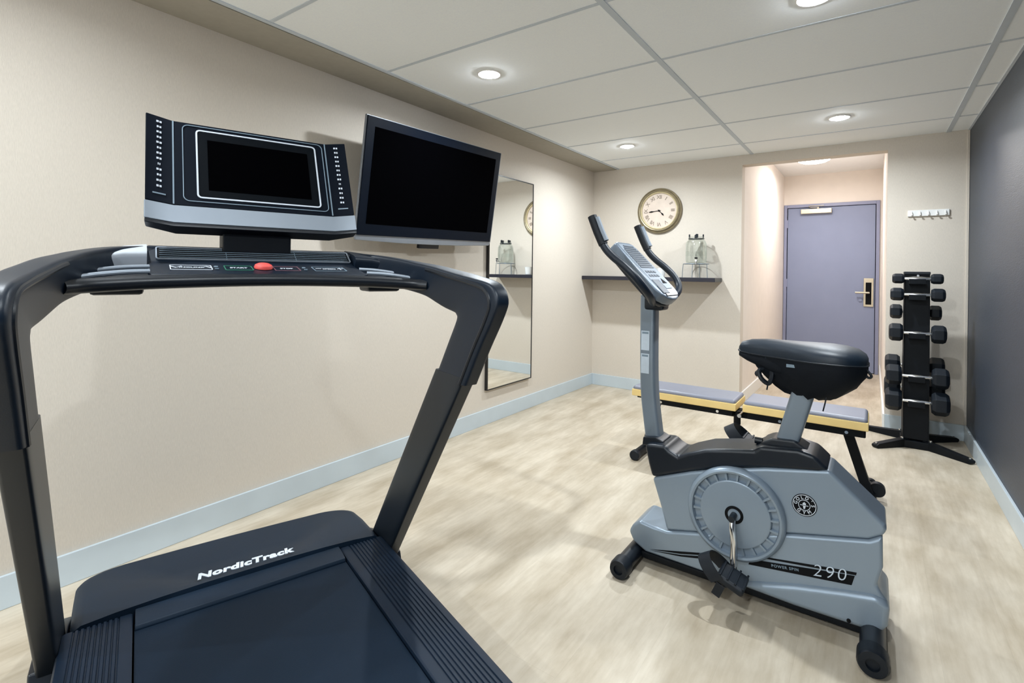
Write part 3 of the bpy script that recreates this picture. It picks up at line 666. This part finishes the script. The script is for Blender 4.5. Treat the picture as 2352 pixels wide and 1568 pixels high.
for r_ in range(2):
    for k in range(4):
        part(MB().box(-.062 + k * .03, -.042 + k * .03, .1 + r_ * .022, .112 + r_ * .022, .013, .0155, .001, 1, CM), 'console_button', 'slat', cn)
part(MB().box(-.08, -.01, .01, .085, .012, .016, .003, 1, CM), 'tablet_rest', 'slat', cn)
part(MB().box(.0, .07, .035, .085, .0125, .0145, mtx=CM), 'warning_label', 'console_white', cn)
part(MB().prism([(.01, .062), (.06, .062), (.035, .09)], 'z', .0145, .0155, mtx=CM), 'warning_triangle', 'ink', cn)
part(MB().prism([(-.07, -.004), (.07, -.004), (.06, .012), (-.06, .012)], 'z', .010, .015, .002, 1, CM), 'console_lip', 'bike_dark', cn)
part(MB().box(-.76, -.68, YC - .04, YC + .04, 1.0, 1.06, .012), 'console_mount', 'bike_dark')
# seat post and saddle
sd = Vector((.055, 0, .21)).normalized()
R = []
for z in (.54, .8):
    c = Vector((-.245 + (z - .54) * .26, YC, z)); R.append(se_ring(c, (.036, 0, 0), (0, .032, 0), 24, 6))
part(MB().rings(R), 'seat_post', 'bike_post')
part(MB().prism([(-.325, .53), (-.315, .557), (-.285, .575), (-.215, .58), (-.17, .555), (-.14, .52)], 'y', YC - .05, YC + .05, .008), 'seat_post_boot', 'bike_dark')
part(MB().tube([(-.32, YC, .545), (-.345, YC, .545)], .012, 12), 'height_knob', 'black')
# saddle: loft along x
sec = [(-.402, .012, .885, .862), (-.392, .030, .902, .845), (-.36, .043, .913, .833), (-.31, .053, .918, .826), (-.26, .068, .918, .825), (-.21, .094, .917, .826), (-.16, .117, .917, .828), (-.11, .127, .917, .83), (-.07, .124, .914, .832), (-.035, .105, .906, .836), (-.014, .07, .892, .842), (-.008, .03, .88, .848)]
R = []
for x, w, zt, zb in sec:
    ring = []
    for k in range(24):
        t = 2 * PI * k / 24; c_, s_ = math.cos(t), math.sin(t)
        zm = zb + (zt - zb) * .42
        z = zm + (zt - zm) * (max(s_, 0) ** .7) if s_ >= 0 else zm + (zm - zb) * -(abs(s_) ** .8)
        ring.append((x, YC + w * math.copysign(abs(c_) ** .75, c_), z))
    R.append(ring)
sa = part(MB().rings(R), 'saddle', 'vinyl', ang=60)
pip = [(x, YC - w * .995, zb + (zt - zb) * .40) for x, w, zt, zb in sec] + [(x, YC + w * .995, zb + (zt - zb) * .40) for x, w, zt, zb in sec[::-1]]
part(MB().tube(pip, .0035, 6, closed=True), 'piping', 'rubber', sa)
# cover bag gathered round the post
R = []
cxb = -.185
for lv, (k, z) in enumerate(((1.0, .866), (1.0, .845), (.97, .82), (.86, .79), (.68, .762), (.5, .742), (.36, .732), (.3, .737))):
    ring = []
    for x, w, zt, zb in sec[2:]:
        ring.append((cxb + (x - cxb) * k * (1 if x > cxb else (1 - lv * .055)), YC - w * k, z))
    for x, w, zt, zb in sec[2:][::-1]:
        ring.append((cxb + (x - cxb) * k * (1 if x > cxb else (1 - lv * .055)), YC + w * k, z))
    R.append([(x, y, z + .006 * math.sin(9 * i / 3.3 + lv) * (lv > 2)) for i, (x, y, z) in enumerate(ring)])
part(MB().rings(R), 'saddle_cover_bag', 'fabric', ang=60)
bag = bk.children[-1]
nf = []
for x, w, k in ((-.398, .03, .85), (-.37, .044, .835), (-.32, .054, .815), (-.285, .06, .80), (-.255, .066, .795)):
    nf.append(se_ring((x, YC, (k + .868) / 2), (0, w, 0), (0, 0, (.868 - k) / 2), 20, 3))
part(MB().rings(nf), 'nose_cover', 'fabric', ang=60)
st_ = MB(); st_.tube(smooth([(-.30, YC - .03, .822), (-.325, YC - .05, .81), (-.318, YC - .06, .785), (-.295, YC - .055, .768), (-.285, YC - .05, .795), (-.29, YC - .04, .815)], 5), .008, 8); st_.tube(smooth([(-.315, YC - .045, .815), (-.335, YC - .05, .80), (-.33, YC - .05, .79)], 4), .006, 8); st_.tube([(-.296, YC - .055, .77), (-.30, YC - .056, .745)], .0025, 6)
part(st_, 'drawstring_toggle', 'rubber', bag)
part(MB().tube(smooth([(-.03, YC - .05, .862), (-.012, YC - .052, .848), (.0, YC - .056, .832), (-.008, YC - .056, .826), (-.022, YC - .052, .84)], 5), .004, 8), 'cord_loop', 'rubber', bag)
part(MB().tube(smooth([(-.12, YC - .06, .765), (-.123, YC - .062, .735), (-.13, YC - .062, .70)], 4), .0022, 6), 'loose_cord', 'rubber', bag)
part(MB().box(-.236, -.205, -.0, .004, .838, .848, mtx=Matrix.Translation((0, YC - .092, 0)) @ Matrix.Rotation(0, 4, 'Z')), 'fabric_tag', 'print_grey', bag)
# decals on the side shell
ys_ = YC - .0925
dl = MB()
def decal(pts, mt, name, par, dy_=0, d=.0008):
    q = [[(x, ys_ - dy_, z) for x, z in pts], [(x, ys_ - dy_ - d, z) for x, z in pts]]
    return part(MB().rings(q), name, mt, par)
decal([(-.70, .068), (-.58, .099), (-.44, .135), (-.44, .129), (-.58, .090)], 'ink', 'stripe', bs)
decal([(-.70, .064), (-.58, .086), (-.44, .124), (-.44, .112), (-.58, .08)], 'ink', 'stripe', bs)
decal([(-.30, .174), (-.10, .205), (-.031, .214), (-.033, .205), (-.10, .196), (-.305, .168)], 'ink', 'stripe', bs)
decal([(-.34, .152), (-.10, .192), (-.036, .202), (-.044, .170), (-.12, .160), (-.345, .132)], 'ink', 'stripe', bs)
dd = Vector((.25, 0, .04)).normalized(); dn = Vector((-.04, 0, .25)).normalized()
part(MB().text('POWER SPIN', .0125, (-.232, ys_ - .0012, .1595), dd, dn, .0008, .0003, space=1.2), 'decal_text', 'print_grey', bs, merge=False)
part(MB().text('290', .056, (-.107, ys_ - .0014, .187), dd, dn, .001, -.0007, shear=.25, space=1.2), 'model_number', 'sticker', bs, merge=False)
# round emblem
EC = Vector((-.178, YC - .0835, .383)); EM = Matrix.Translation(EC) @ Matrix.Rotation(PI / 2, 4, 'X')
em_ = part(MB().lathe([(.037, 0), (.037, .0008), (.001, .0009)], 48, EM), 'emblem', 'ink', shell)
eg = MB()
for r0, r1 in ((.0325, .0345), (.016, .0178)): eg.rings([[(EC.x + r * math.cos(2 * PI * k / 48), EC.y - y, EC.z + r * math.sin(2 * PI * k / 48)) for k in range(48)] for r, y in ((r0, .0009), (r0, .0015), (r1, .0015), (r1, .0009))], closed=True)
for s__, a0, a1, flip in (("GOLD'S", 172, 8, 1), ('GYM', 232, 308, -1)):
    for k, ch in enumerate(s__):
        an = math.radians(a0 + (a1 - a0) * k / (len(s__) - 1)); d = Vector((math.cos(an), 0, math.sin(an)))
        uy_ = d * flip; ux_ = Vector((uy_.z, 0, -uy_.x))
        eg.text(ch, .0145, EC + d * .025 + Vector((0, -.0013, 0)), ux_, uy_, .0006, .0003)
c = EC + Vector((0, -.0012, 0))
eg.poly([(-.004, -.002), (-.005, .006), (-.002, .0085), (0, .011), (.002, .0085), (.005, .006), (.004, -.002), (.002, -.012), (-.002, -.012)], c, (1, 0, 0), (0, 0, 1), .0006)
eg.poly([(-.012, -.0015), (.012, -.0015), (.012, .0005), (-.012, .0005)], c, (1, 0, 0), (0, 0, 1), .0006)
part(eg, 'emblem_print', 'print', em_, merge=False)

# ------------------------------------------------------------------ weight bench
BN = Vector((-.6, 3.17, 0))
bn = thing('weight_bench', 'flat weight bench with grey pads and yellow sides behind the bike', 'bench', BN)
def bp_(mb, name, mt, parent=None, **k): return mb.build(name, M[mt], parent or bn, BN, **k)
for x0, x1, z0, nm_ in ((-1.228, -.616, .382, 'back_pad'), (-.582, -.008, .386, 'seat_pad')):
    p_ = bp_(MB().box(x0 + .004, x1 - .004, 3.045, 3.295, z0 + .03, z0 + .062, .017, 4), nm_, 'pad', ang=50)
    bp_(MB().box(x0, x1, 3.04, 3.30, z0, z0 + .042, .006, 2), 'pad_side', 'yellow', p_)['label'] = 'yellow vinyl side band'
    bp_(MB().box(x0 + .03, x1 - .03, 3.06, 3.28, z0 - .012, z0, .002), 'pad_board', 'black_steel', p_)
bp_(MB().box(-1.18, -.02, 3.145, 3.195, .325, .372, .005), 'main_beam', 'black_steel')
bp_(MB().box(-1.16, -.64, 3.07, 3.10, .345, .378, .003), 'pad_rail', 'black_steel')
bp_(MB().box(-.56, -.03, 3.07, 3.10, .345, .378, .003), 'pad_rail', 'black_steel')
for x in (-1.05, -.72, -.4, -.1): bp_(MB().tube([(x, 3.07, .362), (x, 3.064, .362)], .008, 10), 'bolt', 'chrome')
def leg(xa, za, xb, zb, nm_):
    d = Vector((xb - xa, 0, zb - za)); L_ = d.length; m_ = Matrix.Translation((xa, 3.17, za)) @ Matrix.Rotation(math.atan2(d.x, d.z), 4, 'Y')
    bp_(MB().box(-.022, .022, -.022, .022, 0, L_, .004, 2, m_), nm_, 'black_steel')
leg(-.10, .345, -.002, .03, 'leg'); leg(-1.105, .345, -1.178, .03, 'leg')
for x in (-1.18, .0):
    bp_(MB().tube([(x, 2.985, .031), (x, 3.355, .031)], .026, 20), 'foot_tube', 'black_steel')
    for sg in (-1, 1): bp_(MB().lathe([(.0265, 0), (.031, .002), (.031, .032), (.027, .036), (.001, .036)], 24, rotm((x, 3.17 + sg * .16, .031), (1, 0, 0), (0, 0, 1) if sg < 0 else (0, 0, -1))), 'foot_cap', 'rubber')
bp_(MB().tube([(.03, 3.19, .06), (.03, 3.225, .06)], .035, 24), 'transport_wheel', 'rubber')
bp_(MB().tube([(-.62, 3.10, .375), (-.62, 3.10, .30)], .019, 16), 'pivot_post', 'black_steel')
bp_(MB().tube([(-.62, 3.10, .302), (-.62, 3.10, .288)], .012, 12), 'post_tip', 'rubber')
bp_(MB().tube([(-.60, 3.05, .36), (-.60, 3.29, .36)], .011, 12), 'hinge_pin', 'chrome')

# ------------------------------------------------------------------ dumbbell rack and dumbbells
RK = Vector((.247, 4.46, 0))
rk = thing('dumbbell_rack', 'narrow black upright dumbbell tower rack in the far right corner', 'dumbbell rack', RK)
def rp(mb, name, mt, parent=None, **k): return mb.build(name, M[mt], parent or rk, RK, **k)
x0, x1 = .176, .315
side = [(4.345, .05), (4.575, .05), (4.50, 1.18), (4.41, 1.18)]
for xa, xb in ((x0, x0 + .006), (x1 - .006, x1)): rp(MB().prism(side, 'x', xa, xb, .0015), 'side_plate', 'black_steel')
rp(MB().prism([(4.35, .06), (4.36, .06), (4.425, 1.165), (4.415, 1.165)], 'x', x0 + .006, x1 - .006), 'front_panel', 'black_steel')
rp(MB().prism([(4.56, .06), (4.57, .06), (4.495, 1.165), (4.485, 1.165)], 'x', x0 + .006, x1 - .006), 'rear_panel', 'black_steel')
tc_ = rp(MB().box(x0 - .002, x1 + .002, 4.405, 4.505, 1.165, 1.185, .004), 'top_cap', 'black')
rp(MB().tube([(.25, 4.404, 1.158), (.25, 4.415, 1.158)], .007, 12), 'badge', 'chrome')
rp(MB().box(x0 - .01, x1 + .01, 4.33, 4.59, .0, .05, .006), 'base_box', 'black_steel')
for tx, ty, bx_, by_ in ((.02, 4.19, .185, 4.36), (.515, 4.19, .31, 4.36), (.49, 4.715, .31, 4.555), (-.045, 4.66, .185, 4.555)):
    d = Vector((tx - bx_, ty - by_, 0)); L_ = d.length; m_ = Matrix.Translation((bx_, by_, 0)) @ Matrix.Rotation(math.atan2(d.y, d.x), 4, 'Z')
    lg_ = MB().prism([(-.02, 0), (L_ - .01, 0), (L_, .008), (L_, .022), (L_ - .02, .032), (-.02, .06)], 'y', -.022, .022, .004, 2, m_)
    f_ = rp(lg_, 'foot', 'black_steel')
    rp(MB().tube([Vector((bx_, by_, .03)) + d * .93, Vector((bx_, by_, .0365)) + d * .93], .007, 12), 'foot_bolt', 'chrome', f_)
    rp(MB().tube([Vector((bx_, by_, .05)) + d * .06, Vector((bx_, by_, .066)) + d * .06], .009, 10), 'foot_bolt', 'chrome', f_)
DB = [  # (y, z, total length, head diameter, head length, label)
    (4.372, 1.137, .272, .064, .068, 'smallest black dumbbell on the top cradle of the rack', 1),
    (4.362, 1.030, .292, .082, .076, 'black dumbbell with chrome handle second from the rack top', 1),
    (4.545, .902, .286, .096, .072, 'black dumbbell third from top, handle hidden behind the rack', -1),
    (4.345, .772, .304, .112, .08, 'black dumbbell fourth from the rack top, above the wide gap', 1),
    (4.330, .484, .334, .128, .09, 'black dumbbell in front below the gap, second from the rack bottom', 1),
    (4.60, .52, .334, .128, .09, 'black dumbbell on the rear side, peeking out behind second lowest', -1),
    (4.318, .320, .340, .142, .095, 'largest black dumbbell in front at the bottom of the rack', 1),
    (4.612, .355, .340, .142, .095, 'black dumbbell on the rear side behind the lowest one', -1)]
for y, z, L_, D, hl, lab, fs in DB:
    d_ = thing('dumbbell', lab, 'dumbbell', (.245, y, z), group='hex dumbbells on the rack')
    h = MB()
    ro = [(-.5, .009), (-.46, .010), (-.36, .0105), (-.15, .0145), (0, .0155), (.15, .0145), (.36, .0105), (.46, .010), (.5, .009)]
    hh = L_ / 2 - hl + .004
    h.lathe([(r, p * 2 * hh) for p, r in ro], 20, Matrix.Rotation(PI / 2, 4, 'Y'))
    h.build('handle', M['chrome'], d_)
    for sg in (-1, 1):
        xa = L_ / 2 - hl; R = []
        for x_, k in ((xa, .30), (xa + .003, .80), (xa + hl * .22, 1.0), (xa + hl * .78, 1.0), (xa + hl * .95, .84), (xa + hl, .62)):
            R.append([(sg * x_, D / 2 * 1.08 * k * math.cos(PI / 6 + PI / 3 * j), D / 2 * 1.08 * k * math.sin(PI / 6 + PI / 3 * j)) for j in range(6)])
        hb = MB().rings(R); hb._bev(hb.bm, .0025, 2, 20); hb.build('head', M['rubber'], d_, ang=22)
    # cradle belongs to the rack
    yw = (4.355 + (z - .06) / 1.105 * .065) if fs > 0 else (4.565 - (z - .06) / 1.105 * .075)
    ya = y + fs * .003
    cr = MB()
    if fs > 0: cr.box(.20, .29, y - .02, yw + .006, z - .036, z - .0165, .003); cr.box(.20, .29, y - .026, y - .018, z - .036, z - .002, .002)
    else: cr.box(.20, .29, yw - .006, y + .02, z - .036, z - .0165, .003); cr.box(.20, .29, y + .018, y + .026, z - .036, z - .002, .002)
    cr.build('cradle', M['black_steel'], rk, RK)

# ------------------------------------------------------------------ world, camera, colour
w = bpy.data.worlds.new('world'); S.world = w; w.use_nodes = True
w.node_tree.nodes['Background'].inputs['Color'].default_value = (.8, .85, .9, 1); w.node_tree.nodes['Background'].inputs['Strength'].default_value = .3
cd = bpy.data.cameras.new('camera'); cam = bpy.data.objects.new('camera', cd); COL.objects.link(cam); S.camera = cam
f, yaw, roll, cyv = 1164.5, .6186, -.0135, 623.0
fwd = Vector((-math.sin(yaw), math.cos(yaw), 0)); right = Vector((math.cos(yaw), math.sin(yaw), 0)); down = Vector((0, 0, -1))
r2_ = right * math.cos(roll) + down * math.sin(roll); d2_ = down * math.cos(roll) - right * math.sin(roll)
upv = -d2_; bk_ = -fwd
cam.matrix_world = Matrix(((r2_.x, upv.x, bk_.x, 0), (r2_.y, upv.y, bk_.y, 0), (r2_.z, upv.z, bk_.z, 1.15), (0, 0, 0, 1)))
cd.sensor_width = 36; cd.lens = f / 2352 * 36; cd.shift_y = (cyv - 784) / 2352; cd.clip_start = .02; cd.clip_end = 50
S.view_settings.view_transform = 'Standard'; S.view_settings.look = 'None'; S.view_settings.gamma = 1; S.view_settings.use_curve_mapping = False
S.view_settings.exposure = 0.14
S.cycles.max_bounces = 10; S.cycles.diffuse_bounces = 6; S.cycles.glossy_bounces = 5; S.cycles.transparent_max_bounces = 12
S.cycles.caustics_reflective = False; S.cycles.caustics_refractive = False; S.cycles.sample_clamp_indirect = 4
